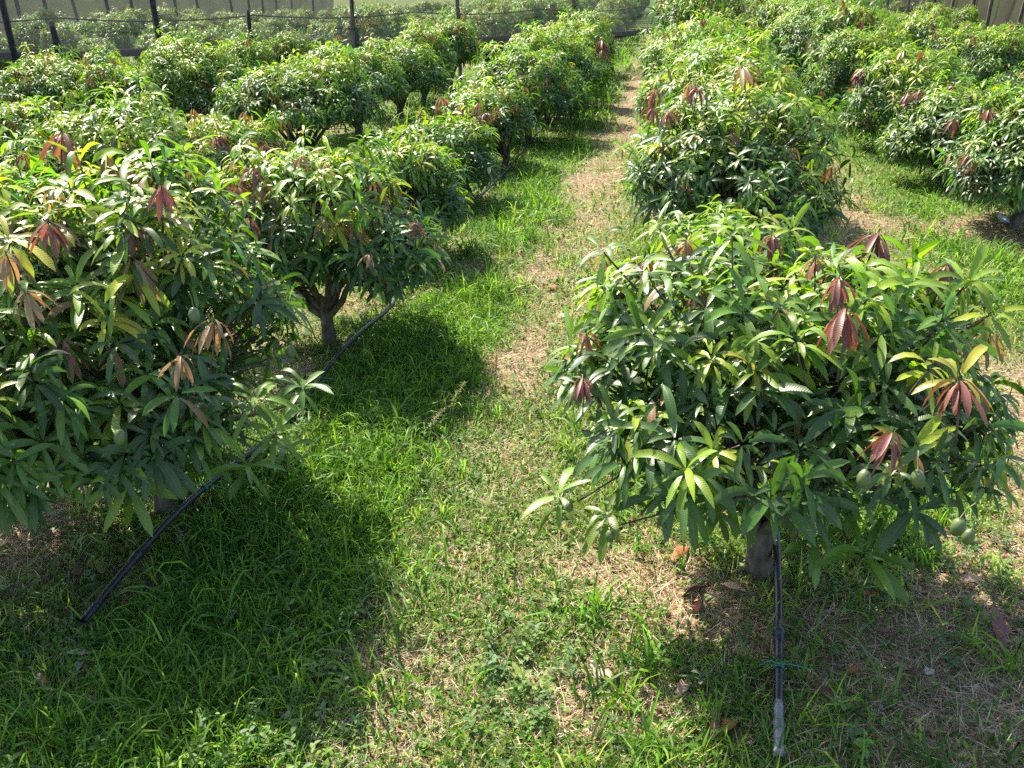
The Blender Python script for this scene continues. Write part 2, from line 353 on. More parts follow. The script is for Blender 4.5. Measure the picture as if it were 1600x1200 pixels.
x, y = scatter(52000, 1.9, 12.0, 1.4); g, l, b = fields(x, y); k = rng.random(len(x)) < .05 + .8 * b ** 1.3 + .8 * gauss(x, y, .6, 3.0, .8, .7) + .5 * gauss(x, y, -2.9, 3.2, .5, .7); x, y = x[k], y[k]
LIT = np.array([(.26, .12, .06), (.34, .17, .09), (.18, .09, .05), (.38, .26, .16), (.10, .06, .04)])
LP = [blades(x, y, (.012, .05), (.006, .018), (-10, 35), (-.6, 1.0), pick(LIT, len(x)), 2, .008)]
tag(link('leaf_litter', blades_mesh('leaf_litter', LP, M_DRY)), 'crumbled brown leaf litter on the bare soil', 'leaf litter', kind='stuff')
del GP, SP, LP

# ------------------------------------------------------------------ mango trees
MATURE = np.array([(.038, .084, .016), (.056, .120, .020), (.088, .162, .024), (.052, .098, .026)])
FRESH_SUNLIT = np.array([(.18, .27, .018), (.32, .37, .022), (.11, .21, .020), (.42, .38, .05)])  # young-leaf yellow-greens, also used to paint sunlit crown tops
BRONZE = np.array([(.22, .135, .07), (.22, .105, .07), (.25, .18, .085)])
REDS = np.array([(.19, .075, .055), (.23, .105, .07), (.15, .058, .05), (.27, .16, .10)])

def whorl_leaves(P, A, n_per, L0, cols, hang=0.0, spread=(55, 112)):
    """leaves radiating from shoot tips: arrays for leaf_arrays"""
    idx = np.repeat(np.arange(len(P)), n_per); n = len(idx)
    k = np.concatenate([np.arange(q) for q in n_per]); az = k * 2.4 + rng.uniform(0, 6.28, len(P))[idx] + rng.normal(0, .25, n)
    A_ = A[idx]; ref = np.where(np.abs(A_[:, 2:3]) > .9, np.array([[1.0, 0, 0]]), np.array([[0, 0, 1.0]]))
    U = nrm(np.cross(A_, ref)); Wv = np.cross(A_, U)
    fr = k / np.maximum(1, n_per[idx] - 1)
    el = np.radians(spread[0] + (spread[1] - spread[0]) * (1 - fr) + rng.normal(0, 9, n))
    rad = U * np.cos(az)[:, None] + Wv * np.sin(az)[:, None]
    D = nrm(A_ * np.cos(el)[:, None] + rad * np.sin(el)[:, None] + np.array([0, 0, -hang]))
    Nn = nrm(A_ * np.sin(el)[:, None] - rad * np.cos(el)[:, None] + rng.normal(0, .18, (n, 3)) + np.array([0, 0, .25]))
    L = L0[idx] * rng.uniform(.55, 1.15, n); Wd = L * rng.uniform(.19, .29, n)
    base = P[idx] - A_ * ((1 - fr) * .045)[:, None] + D * .012
    C = cols[idx] * rng.uniform(.72, 1.32, (n, 1)) * rng.uniform(.94, 1.07, (n, 3)); dead = rng.random(n) < .012; C[dead] = np.array([.22, .12, .05])
    return base, D, Nn, L, Wd, C

def lobes(seed, n_ring=6):
    r = np.random.default_rng(seed); out = [((0, 0, 0.0), .62)]
    a0 = r.uniform(0, 6.28)
    for q in range(n_ring):
        a = a0 + q * 6.283 / n_ring + r.normal(0, .18); d = r.uniform(.42, .56)
        out.append(((d * math.cos(a), d * math.sin(a), r.uniform(-.62, -.12)), r.uniform(.36, .54)))
    for q in range(3):
        a = a0 + 1 + q * 2.09 + r.normal(0, .3); out.append(((.3 * math.cos(a), .3 * math.sin(a), r.uniform(.12, .5)), r.uniform(.36, .5)))
    return out

def tree_meshes(seed, R, h, zb, density=1.0, L=.155, lod=0, fresh_sunlit=.3, red=.03, trunk_r=.065, fork=.28, off=(0, 0), shoots=.13, Rx=1.0, extra=()):
    """returns (trunk mesh, crown mesh). lod 0 near, 1 middle, 2 far. Coordinates are local to the trunk's foot."""
    r = np.random.default_rng(seed); Lb = lobes(seed); hz = (h - zb) / 2.0; cz = zb + hz; S = np.array([R * Rx, R, hz]); O = np.array([off[0], off[1], cz])
    nW = int(430 * density * (R * (.6 * R + .4 * h))); tips, axes, li = [], [], []
    rr = np.array([b for a, b in Lb]); cc = np.array([a for a, b in Lb]); pl = rr ** 2 / (rr ** 2).sum(); tries = 0
    while len(tips) < nW and tries < nW * 14:
        tries += 1; k = r.choice(len(Lb), p=pl); d = r.normal(0, 1, 3); d /= np.linalg.norm(d)
        if d[2] < -.62: continue
        deep = r.random() < .16; p = cc[k] + d * rr[k] * (r.uniform(.6, .85) if deep else r.uniform(.9, 1.04))
        ds = np.linalg.norm(cc - p, axis=1) / rr
        if not deep and np.sum(ds < .86) > 0: continue
        w_ = p * S + O
        if w_[2] < max(.16, zb * .7): continue
        if lod == 0 and tips and min(np.linalg.norm(np.array(tips[-60:]) - w_, axis=1)) < .055: continue
        a = nrm(.55 * (d * np.array([1, 1, .8])) + .2 * p + np.array([0, 0, .62]) + r.normal(0, .2, 3))
        if r.random() < shoots and d[2] > .15: w_ = w_ + nrm(a + np.array([0, 0, .7])) * r.uniform(.06, .24)
        tips.append(w_); axes.append(a); li.append(k)
    for e_ in extra:
        tips.append(np.array(e_[:3])); axes.append(nrm(np.array([e_[0] * .25, e_[1] * .45 if e_[1] < 0 else -.1, .75]))); li.append(1 + int(np.argmin(np.linalg.norm((cc[1:] * S + O) - tips[-1], axis=1))))
    P = np.array(tips); A = np.array(axes); n = len(P); up = (P[:, 2] - zb) / (h - zb)
    pf = np.clip((fresh_sunlit + .2) * (.14 + 2.1 * np.clip(up, 0, 1) ** 2.6), 0, .95); kind = r.random(n)  # yellow-green share climbs with height: young shoots plus painted-in sunlight on crown tops
    cols = MATURE[r.integers(0, 4, n)] * r.uniform(.85, 1.3, (n, 1))
    fr = kind < pf; mixf = r.uniform(.5, 1, (n, 1)); fc = FRESH_SUNLIT[r.choice(4, n, p=[.4, .22, .3, .08])]; cols = np.where(fr[:, None], cols * (1 - mixf) + fc * mixf, cols)
    rd = (kind > 1 - red * (.3 + 1.4 * up)); cols = np.where(rd[:, None], np.where(r.random((n, 1)) < .5, BRONZE[r.integers(0, 3, n)], REDS[r.integers(0, 4, n)]), cols)
    per = r.integers(8, 14, n) if lod < 2 else r.integers(7, 10, n); L0 = L * r.uniform(.78, 1.2, n); L0 = np.where(rd, L0 * .9, L0)
    if lod == 2: L0 = L0 * 1.12
    if extra: ne = len(extra); cols[-ne:] = FRESH_SUNLIT[r.choice([0, 2], ne)] * .5 + MATURE[2] * .4; rd[-ne:] = False; L0[-ne:] = [e_[3] for e_ in extra]; per[-ne:] = 11
    b, D, Nn, Lf, Wf, C = whorl_leaves(P, A, per, L0, cols)
    idx = np.repeat(rd, per); D[idx] = nrm(D[idx] * np.array([.55, .55, .4]) + np.array([0, 0, -.75]))
    curl = rng.uniform(.45, 1.7, len(b)) if lod == 0 else rng.uniform(.8, 2.3, len(b))
    if lod == 0: arr = leaf_arrays(b, D, Nn, Lf, Wf, curl, C, 5, .28, .75, .05)
    elif lod == 1: arr = leaf_arrays(b, D, Nn, Lf, Wf * 1.05, curl, C, 3, .28, .75)
    else: arr = leaf_arrays(b, D, Nn, Lf, Wf * 1.2, curl, C, 2, None, .6)
    crown = blades_mesh('crown', [arr], M_LEAF if lod == 0 else M_LEAF_FAR)
    # trunk, limbs and twigs
    T = Tubes(); lean = r.normal(0, .04, 2); fk = np.array([lean[0], lean[1], fork])
    sides = (10, 7, 5)[lod]
    T.add([(0, 0, -.06), (0, 0, .0), (lean[0] * .5, lean[1] * .5, fork * .5), fk], [trunk_r * 1.45, trunk_r * 1.2, trunk_r, trunk_r * .95], sides)
    ends = []
    for k, (c, rad) in enumerate(Lb):
        if k == 0: ends.append((fk, fk)); continue
        e = np.array(c) * S * .9 + O - np.array([0, 0, hz * .12]); s0 = fk - np.array([0, 0, r.uniform(0, fork * .45)])
        mid = s0 * .5 + e * .5 + np.array([r.normal(0, .05), r.normal(0, .05), -.06 + r.normal(0, .04)])
        q1 = s0 * .78 + mid * .22 + np.array([0, 0, .01]); tt = np.linspace(0, 1, 7)[:, None]
        pts = (1 - tt) ** 2 * s0 + 2 * tt * (1 - tt) * mid + tt ** 2 * e; pts[1:-1] += r.normal(0, .012, (5, 3))
        T.add(pts, np.linspace(trunk_r * .66, .012, 7), max(5, sides - 3)); ends.append((pts[3], pts[6]))
    if lod < 2:
        for q in range(n):
            if lod == 1 and r.random() < .55: continue
            k = li[q] if li[q] else r.integers(1, len(Lb)); f_ = r.uniform(.1, 1); s0 = ends[k][0] * (1 - f_) + ends[k][1] * f_
            e = P[q] - A[q] * .03; m_ = (s0 + e) / 2 + np.array([0, 0, -.04]) + r.normal(0, .02, 3)
            T.add([s0, m_, e - A[q] * .07, e], [.008, .006, .004, .0035], 4, cap=False)
    return T.mesh('trunk', M_BARK), crown

def young_shoot_mesh(seed, L=.2, bronze=False):
    r_ = np.random.default_rng(seed); n = r_.integers(11, 17)
    cols = (BRONZE if bronze else REDS)[r_.integers(0, 3, 1)]
    b, D, Nn, Lf, Wf, C = whorl_leaves(np.zeros((1, 3)), np.array([[0, 0, 1.0]]), np.array([n]), np.array([L]), cols, hang=.6, spread=(85, 128))
    Nn = nrm(np.cross(np.cross(D, np.array([0, 0, 1.0])), D)); return blades_mesh('young_shoot', [leaf_arrays(b, D, Nn, Lf, Wf * .92, rng.uniform(.9, 2.2, len(b)), C, 5, .45, .75, .05)], M_RED)

def fruit_mesh():
    T = Tubes(); k = 12; prof = [(0, .004), (.006, .016), (.02, .027), (.042, .033), (.066, .030), (.084, .020), (.096, .005)]
    pts = [(.010 * math.sin(z * 30), 0, -z) for z, r_ in prof]; T.add(pts, [r_ for z, r_ in prof], k); return T.mesh('mango_fruit', M_FRUIT)
M_FRUIT = simple_mat('green_mango_skin', (.05, .085, .025), (.12, .15, .05), .45, 18, .05, .5)
M_STALK = simple_mat('fruit_stalk', (.10, .12, .04), (.22, .2, .08), .6, 30, .1)
FRUIT = fruit_mesh()
REDM = [young_shoot_mesh(100 + q, .19) for q in range(4)]; BRZM = [young_shoot_mesh(200 + q, .2, True) for q in range(2)]

def add_red(root, base, pts):
    for (x, y, z, s, kind) in pts:
        o = link('young_shoot', (BRZM if kind else REDM)[random.randrange(2 if kind else 4)], root)
        o.location = (x - base[0], y - base[1], z - base[2]); s *= .64; o.scale = (s, s, s); o.rotation_euler = (random.uniform(-.25, .25), random.uniform(-.25, .25), random.uniform(0, 6.28))
        o['label'] = 'tuft of drooping bronze young leaves' if kind else 'tuft of drooping dark red young leaves'
        T = Tubes(); T.add([(0, 0, .012), (.01, 0, -.12), (0.0, .01, -.3)], [.0035, .005, .006], 5); s_ = link('shoot_stem', T.mesh('shoot_stem', M_BARK), o)

def add_fruit(root, base, pts):
    for (x, y, z, s) in pts:
        o = link('mango_fruit', FRUIT, root); o.location = (x - base[0], y - base[1], z - base[2]); s *= .58; o.scale = (s, s, s)
        o.rotation_euler = (random.uniform(-.2, .2), random.uniform(-.2, .2), random.uniform(0, 6.28))
        T = Tubes(); T.add([(0, 0, -.004), (.008, .004, .05), (.03, .01, .09)], [.003, .0025, .003], 5); link('fruit_stalk', T.mesh('fruit_stalk', M_STALK), o)

REDPTS = {
 'T1': [(0.08, 3.70, 1.50, 1.25, 1), (0.84, 3.65, 1.58, 1.30, 0), (-0.09, 3.65, 1.43, 1.20, 1), (0.43, 3.71, 1.53, 0.80, 0), (0.54, 3.24, 1.58, 0.70, 1), (0.60, 2.87, 1.52, 1.35, 0), (0.93, 2.67, 1.38, 1.20, 0), (0.71, 2.46, 1.28, 1.00, 0), (-0.29, 3.19, 1.24, 0.85, 1), (-0.27, 2.92, 1.17, 0.80, 0), (0.60, 3.06, 1.56, 1.00, 0), (-0.26, 3.61, 1.43, 0.60, 1), (1.09, 3.54, 1.50, 1.20, 1)],
 'A': [(-2.67, 3.51, 1.90, 1.35, 1), (-2.22, 2.74, 1.71, 1.10, 0), (-2.01, 3.16, 1.76, 1.00, 0), (-1.73, 2.92, 1.30, 1.15, 1), (-2.30, 2.59, 1.63, 1.00, 1), (-1.79, 2.75, 1.21, 0.90, 1), (-2.20, 2.52, 1.52, 0.90, 1)],
 'B': [(-2.64, 5.20, 1.43, 1.20, 0), (-2.68, 5.03, 1.34, 1.10, 0), (-2.53, 4.84, 1.19, 1.20, 0), (-2.38, 5.37, 1.48, 0.90, 1), (-1.63, 5.38, 1.07, 1.00, 0), (-1.84, 5.01, 0.95, 0.70, 1)],
 'T3': [(-0.20, 8.03, 1.65, 1.40, 0), (-0.20, 7.58, 1.56, 1.30, 0), (0.49, 7.79, 1.88, 1.60, 1), (0.14, 7.48, 1.73, 1.20, 0), (0.09, 7.59, 1.75, 1.20, 1), (-0.07, 7.40, 1.56, 1.10, 0)],
 'R1': [(2.98, 9.76, 0.89, 1.50, 0), (2.98, 10.52, 1.13, 1.40, 0), (3.14, 9.98, 1.31, 1.20, 0)],
 'R2': [(2.98, 12.74, 1.17, 1.70, 0), (3.11, 12.72, 1.20, 1.70, 0), (3.49, 12.64, 1.28, 1.60, 0)],
 'R3': [(2.72, 14.63, 1.30, 1.80, 0), (2.65, 14.63, 1.22, 1.60, 0), (3.31, 14.94, 1.57, 1.60, 1)],
 'E': [(-3.56, 12.31, 0.86, 1.40, 1), (-2.54, 11.72, 0.91, 1.40, 0), (-2.69, 11.67, 0.86, 1.40, 1), (-2.86, 11.82, 1.02, 1.60, 1), (-3.22, 12.11, 1.06, 1.50, 1), (-2.64, 11.81, 1.02, 1.40, 1)],
 'L3': [(-5.20, 9.53, 0.88, 1.70, 0), (-5.25, 9.49, 0.86, 1.70, 0), (-4.90, 9.64, 0.84, 1.50, 0), (-6.28, 9.74, 0.78, 1.80, 0), (-6.21, 9.74, 0.71, 1.70, 0), (-5.50, 9.38, 0.72, 1.40, 0), (-4.76, 9.70, 0.76, 1.40, 0)],
 'H': [(-1.66, 19.14, 1.40, 2.20, 0), (-1.63, 18.96, 1.22, 2.00, 0)],
}
FRUITPTS = {
 'T1': [(0.64, 2.40, 1.17, 1.10), (0.79, 2.42, 1.17, 1.10), (0.94, 2.42, 1.02, 1.15), (0.99, 2.44, 0.97, 1.00), (-0.13, 2.72, 0.64, 0.95), (-0.29, 2.79, 0.70, 0.85)],
 'A': [(-1.98, 2.57, 0.96, 1.20), (-2.32, 3.64, 1.66, 1.10), (-1.81, 2.92, 1.34, 1.20), (-1.62, 3.34, 1.02, 1.10)],
 'B': [(-1.68, 5.39, 1.13, 1.00), (-1.84, 5.10, 0.82, 1.00)],
 'R1': [(3.64, 9.97, 0.31, 1.10), (3.33, 9.50, 0.69, 1.00), (3.22, 9.65, 0.64, 1.00)],
}

def place_tree(key, X, Y, meshes, label, group=None, rz=0.0, sc=1.0, copy_of=None):
    root = empty('mango_tree', (X, Y, 0.0)); root.rotation_euler.z = rz; root.scale = (sc, sc, sc) if key else (sc * .93, sc * .93, sc * 1.1)
    tag(root, label, 'mango tree', group)
    t_ = link('trunk', meshes[0], root); c_ = link('crown', meshes[1], root)
    if key in REDPTS: add_red(root, (X, Y, 0), REDPTS[key])
    if key in FRUITPTS: add_fruit(root, (X, Y, 0), FRUITPTS[key])
    return root

G_NEAR = 'mango trees of the near rows'
NEAR = [  # key, X, Y, label, mesh settings
 ('T1', .53, 3.40, 'big front right mango tree with forked trunk beside the straight black pipe',
    dict(seed=1, R=.9, h=1.56, zb=.66, density=1.02, fresh_sunlit=.24, red=.02, fork=.22, trunk_r=.06, off=(-.03, .02), L=.16, Rx=1.17, extra=[(-.25, -.62, .82, .17), (.08, -.65, .69, .17), (.24, -.70, .67, .19), (-.89, -.45, .63, .18), (-.69, -.5, .6, .17)])),
 ('A', -2.45, 3.40, 'large front left mango tree over the capped end of the slanting pipe',
    dict(seed=2, R=1.08, h=1.9, zb=.42, density=1.1, fresh_sunlit=.28, red=.07, fork=.3, off=(-.24, -.12), L=.16, trunk_r=.055, extra=[(.21, -.65, .6, .2), (.86, -.5, .98, .17), (.2, -.75, .84, .2), (.9, -.45, .8, .17), (.75, -.45, .62, .17), (.98, -.3, .95, .17), (.85, -.25, .6, .16)], shoots=.1)),
 ('B', -2.45, 5.70, 'mango tree with open forked trunk, second in the row left of the path',
    dict(seed=3, R=.95, h=1.5, zb=.52, trunk_r=.048, density=1.0, fresh_sunlit=.34, red=.08, fork=.3, off=(-.05, .05))),
 ('C', -2.45, 8.00, 'narrow low mango tree squeezed behind the open forked one beside the path',
    dict(seed=4, R=.62, h=1.18, zb=.35, density=1.1, fresh_sunlit=.3, red=.03, fork=.25, off=(-.1, 0), trunk_r=.045)),
 ('D', -2.45, 10.3, 'low mango tree with pale leaf whorls, fourth in the row left of the path',
    dict(seed=5, R=.80, h=1.1, zb=.3, density=1.1, fresh_sunlit=.34, red=.02, fork=.2, off=(-.28, 0), trunk_r=.045)),
 ('E', -2.45, 12.6, 'mango tree with many reddish tufts, fifth in the row left of the path',
    dict(seed=6, R=.88, h=1.22, zb=.3, density=1.05, fresh_sunlit=.3, red=.12, fork=.25, off=(-.3, 0), trunk_r=.045)),
 ('F', -2.45, 14.9, 'wide dark mango tree just behind the reddish tufted one left of the path',
    dict(seed=7, R=1.15, h=1.62, zb=.3, density=1.0, fresh_sunlit=.3, red=.02, off=(-.1, 0), lod=1)),
 ('G', -2.5, 17.2, 'tall round mango tree with yellow green top, tallest of those left of the path',
    dict(seed=8, R=1.15, h=1.85, zb=.3, density=1.0, fresh_sunlit=.6, red=.03, off=(0, 0), lod=1)),
 ('H', -2.55, 19.7, 'mango tree with red tuft on its path side, eighth left of the path',
    dict(seed=9, R=1.0, h=1.7, zb=.3, density=1.0, fresh_sunlit=.35, red=.06, off=(.2, 0), lod=1)),
 ('T2', .55, 5.70, 'small low mango tree half hidden behind the big front right one',
    dict(seed=10, R=.66, h=1.22, zb=.3, density=1.1, fresh_sunlit=.3, red=.02, fork=.2, off=(-.1, .1), trunk_r=.045)),
 ('T3', .55, 8.05, 'large domed mango tree with dark red tufts, third in the row right of the path',
    dict(seed=11, R=1.08, h=1.88, zb=.35, density=1.05, fresh_sunlit=.34, red=.03, off=(-.02, 0))),
 ('T4', .55, 10.4, 'yellow green mango tree directly behind the large domed one right of the path',
    dict(seed=12, R=1.08, h=1.95, zb=.35, density=1.0, fresh_sunlit=.75, red=.04, lod=0)),
 ('T5', .52, 12.7, 'tall mango tree topped with pale young leaves, fifth right of the path',
    dict(seed=13, R=1.1, h=1.95, zb=.35, density=1.0, fresh_sunlit=.75, red=.05, lod=1)),
 ('T6', .5, 15.0, 'tall mango tree with pinkish tufts, sixth in the row right of the path',
    dict(seed=14, R=1.15, h=2.0, zb=.35, density=1.0, fresh_sunlit=.75, red=.08, lod=1)),
 ('T7', .45, 17.3, 'mango tree whose crown reaches the picture top, in the row right of the path',
    dict(seed=15, R=1.2, h=2.12, zb=.35, density=1.0, fresh_sunlit=.75, red=.05, lod=1)),
 ('R1', 3.75, 10.3, 'mango tree shading bare soil where a small grey bird stands',
    dict(seed=16, R=1.05, h=1.6, zb=.3, density=1.05, fresh_sunlit=.3, red=.03, fork=.2, off=(.1, 0))),
 ('R2', 3.60, 12.6, 'low mango tree with a reddish tuft, second in the right hand row',
    dict(seed=17, R=.92, h=1.42, zb=.25, density=1.1, fresh_sunlit=.32, red=.05, off=(-.05, 0))),
 ('R3', 3.55, 14.9, 'mango tree with bright red side tuft, third in the right hand row',
    dict(seed=18, R=1.08, h=1.72, zb=.3, density=1.0, fresh_sunlit=.6, red=.04, lod=1, off=(-.05, 0))),
 ('R4', 3.50, 17.3, 'dense mango tree with pale brown tufts, fourth in the right hand row',
    dict(seed=19, R=1.12, h=1.88, zb=.3, density=1.0, fresh_sunlit=.6, red=.04, lod=1, off=(-.25, 0))),
 ('R6', 3.05, 23.6, 'very tall dark mango tree rising in the right hand row near its end',
    dict(seed=20, R=1.3, h=2.25, zb=.35, density=1.0, fresh_sunlit=.3, red=.03, lod=1)),
 ('Q1', 6.75, 17.2, 'bushy pale green mango tree in front of the brown net and leaning wooden posts',
    dict(seed=21, R=1.35, h=1.95, zb=.3, density=1.0, fresh_sunlit=.75, red=.03, lod=1)),
 ('L1', -5.5, 5.70, 'mango tree at the left edge just behind the large front left one',
    dict(seed=22, R=1.0, h=1.42, zb=.3, density=1.0, fresh_sunlit=.5, red=.09, lod=0)),
 ('L2', -5.5, 8.00, 'rounded low mango tree with glossy pale leaves, second in the row beyond the left one',
    dict(seed=23, R=1.08, h=1.5, zb=.3, density=1.05, fresh_sunlit=.45, red=.05, lod=0)),
 ('L3', -5.45, 10.3, 'low mango tree topped with a line of dark red tufts behind the front left trees',
    dict(seed=24, R=.9, h=1.02, zb=.25, density=1.1, fresh_sunlit=.6, red=.2, lod=1)),
 ('L4', -5.5, 12.6, 'spreading mango tree on several bare dark stems over bright sunlit grass',
    dict(seed=25, R=1.26, h=1.52, zb=.5, density=1.1, fresh_sunlit=.6, red=.04, fork=.12, lod=1)),
 ('L5', -5.5, 14.9, 'rounded mango tree with bare stem behind the spreading many stemmed one',
    dict(seed=26, R=1.08, h=1.62, zb=.6, density=1.05, fresh_sunlit=.6, red=.03, fork=.25, lod=1, off=(-.1, 0))),
 ('L6', -5.45, 17.2, 'mango tree with thin curved stem behind two bare stemmed ones',
    dict(seed=27, R=1.02, h=1.55, zb=.55, density=1.05, fresh_sunlit=.36, red=.03, lod=1)),
 ('M1', -8.5, 14.9, 'tall rounded dark mango tree standing highest among the left rows',
    dict(seed=28, R=1.08, h=1.62, zb=.3, density=1.05, fresh_sunlit=.6, red=.02, lod=1, off=(-.1, 0))),
 ('M0', -8.5, 10.3, 'low mango tree at the left edge behind the glossy rounded one',
    dict(seed=29, R=.95, h=1.15, zb=.3, density=1.05, fresh_sunlit=.3, red=.05, lod=1)),
 ('N1', -11.5, 14.9, 'broad reddish speckled mango tree at the left edge below the net fence',
    dict(seed=30, R=1.15, h=1.28, zb=.25, density=1.05, fresh_sunlit=.3, red=.14, lod=1)),
]
for key, X, Y, label, kw in NEAR:
    place_tree(key, X, Y, tree_meshes(**kw), label, G_NEAR)

VAR = [tree_meshes(seed=50 + q, R=.9, h=1.56, zb=.36 + .05 * (q % 3), density=1.05, lod=1 if q < 3 else 2, fresh_sunlit=.45 + .05 * q, red=.07 + .015 * q) for q in range(7)]
# the net fence cuts the orchard obliquely
FENCE = [(-20.0, 13.0), (-14.0, 17.6), (-9.2, 20.6), (-1.75, 28.8), (3.0, 37.7), (10.5, 50.5), (13.2, 55.0)]
def fence_y(X): return float(np.interp(X, [p[0] for p in FENCE], [p[1] for p in FENCE]))
placed = [(n_[1], n_[2]) for n_ in NEAR]
def free(X, Y): return all(abs(X - a) > 1.2 or abs(Y - b) > 1.2 for a, b in placed)
rt = random.Random(3); nfar = 0
HMAP = {-14.5: .78, -11.5: .82, -8.5: .95, -5.5: 1.0, -2.45: 1.05, .55: 1.3, 3.55: 1.05, 6.55: .84, 9.55: .7}
for X0 in ROWS + [-17.5, 12.0]:
    Y = 3.4
    while Y < 60:
        Y += 2.3 if Y < 17 or X0 < 0 else 3.1; X = X0 - .02 * max(0, Y - 13) + rt.uniform(-.1, .1)
        if X0 == 12.0 and Y < 40: continue
        if X0 == 3.55 and Y < 10: continue
        if Y > fence_y(X) - 1.3 or not free(X, Y): continue
        if not bool(in_view(np.array(X), np.array(Y), .6)): continue
        s = HMAP.get(X0, .8) * rt.uniform(.88, 1.06)
        if Y > 17 and X0 > 0: s *= 1.17
        v = rt.randrange(0, 3) if Y < 24 else rt.randrange(2, 7)
        place_tree(None, X, Y + rt.uniform(-.15, .15), VAR[v], 'bushy mango tree in the far rows on this side of the net fence', 'mango trees of the far rows before the fence', rt.uniform(0, 6.28), s); nfar += 1
nb_ = 0
for X0 in np.arange(-29.5, 16, 3.0):
    Y = 16.0
    while Y < 96:
        Y += 2.7; X = X0 - .02 * (Y - 13) + rt.uniform(-.15, .15)
        if Y < fence_y(X) + 2.2 or Y > fence_y(X) + min(62, 30 + max(0, X + 20) * 3.2): continue
        if X < -24.0 - (Y - 33) * .08 or X > 12.2: continue
        if not bool(in_view(np.array(X), np.array(Y), 1.0)): continue
        place_tree(None, X, Y, VAR[rt.randrange(3, 7)], 'hazy mango tree seen through the grey net fence', 'mango trees beyond the net fence', rt.uniform(0, 6.28), (.8 if X < -10 else 1.0) * rt.uniform(.85, 1.15)); nb_ += 1
print('TREES', len(NEAR), nfar, nb_)

# ------------------------------------------------------------------ irrigation pipes
def pipe(name, pts, rad, label, ends, couplings, ties, mat=None):
    root = empty(name, pts[0]); tag(root, label, 'pipe', 'black drip irrigation pipes along the rows'); o0 = np.array(pts[0], float)
    P = np.array(pts, float) - o0; s = np.r_[0, np.cumsum(np.linalg.norm(np.diff(P, axis=0), axis=1))]
    q = np.linspace(0, s[-1], 90); PP = np.stack([np.interp(q, s, P[:, a]) for a in range(3)], -1)
    ker = np.ones(5) / 5; SM = PP.copy()
    for a in range(3): SM[2:-2, a] = np.convolve(PP[:, a], ker, 'valid')
    T = Tubes(); T.add(SM, rad, 12); link('tube', T.mesh('tube', M_PIPE), root)
    at_ = lambda d: np.array([np.interp(d, q, SM[:, a]) for a in range(3)])
    for d in couplings:
        T = Tubes(); T.add([at_(d - .055), at_(d - .05), at_(d - .012), at_(d - .01), at_(d + .01), at_(d + .012), at_(d + .05), at_(d + .055)],
                           [rad * 1.02, rad * 1.22, rad * 1.28, rad * 1.5, rad * 1.5, rad * 1.28, rad * 1.22, rad * 1.02], 12); link('coupling', T.mesh('coupling', M_PIPE), root)
    a, b = ends
    T = Tubes(); k = np.linspace(a, b, 9); T.add([at_(x) for x in k], [rad * 1.12, rad * 1.3, rad * 1.05, rad * 1.22, rad * 1.1, rad * 1.25, rad * 1.05, rad * 1.18, rad * 1.04], 10)
    link('end_sleeve', T.mesh('end_sleeve', mat or M_PIPE), root)
    for d in ties:
        c = at_(d); T = Tubes(); th = np.linspace(0, 2 * math.pi, 14); dirv = nrm(at_(d + .03) - at_(d - .03)); A = nrm(np.cross(dirv, [0, 0, 1.0])); B = np.cross(dirv, A)
        for e in (-.004, .004): T.add([c + dirv * e + (A * math.cos(x) + B * math.sin(x)) * rad * 1.15 for x in th], .003, 5)
        top = c + np.array([0, 0, rad * 1.2])
        T.add([top, top + (-.035, .005, .008), top + (-.08, -.01, -.014)], [.003, .0025, .002], 5); T.add([top, top + (.04, -.005, .01), top + (.115, .005, -.01)], [.003, .0025, .002], 5)
        link('twine_knot', T.mesh('twine_knot', M_TWINE), root)
    return root
pipe('drip_pipe', [(-2.29, 2.49, 0.06), (-2.29, 2.82, 0.10), (-2.30, 3.26, 0.13), (-2.27, 3.68, 0.12), (-2.17, 4.06, 0.06), (-2.20, 4.49, 0.045), (-2.26, 5.18, 0.07), (-2.22, 5.54, 0.16), (-2.14, 6.04, 0.12), (-2.20, 6.64, 0.06), (-2.30, 7.32, 0.20), (-2.35, 8.93, 0.10), (-2.31, 9.83, 0.10), (-2.29, 11.90, 0.10), (-2.40, 16.00, 0.08), (-2.50, 22.00, 0.06)], .0165,
     'black pipe slanting through the grass from its capped end under the front left mango tree', (0, .10), [.42, 1.25], [1.0])
pipe('drip_pipe', [(0.52, 2.31, 0.04), (0.54, 2.56, 0.05), (0.57, 2.90, 0.07), (0.59, 3.15, 0.10), (0.60, 3.40, 0.16), (0.60, 3.65, 0.24), (0.62, 4.30, 0.26), (0.60, 5.60, 0.15), (0.60, 8.00, 0.10), (0.58, 12.00, 0.08), (0.50, 20.00, 0.06)], .017,
     'straight black pipe with a worn grey sleeved end and green twine knot', (0, .26), [.62], [.43], M_GREYPIPE)

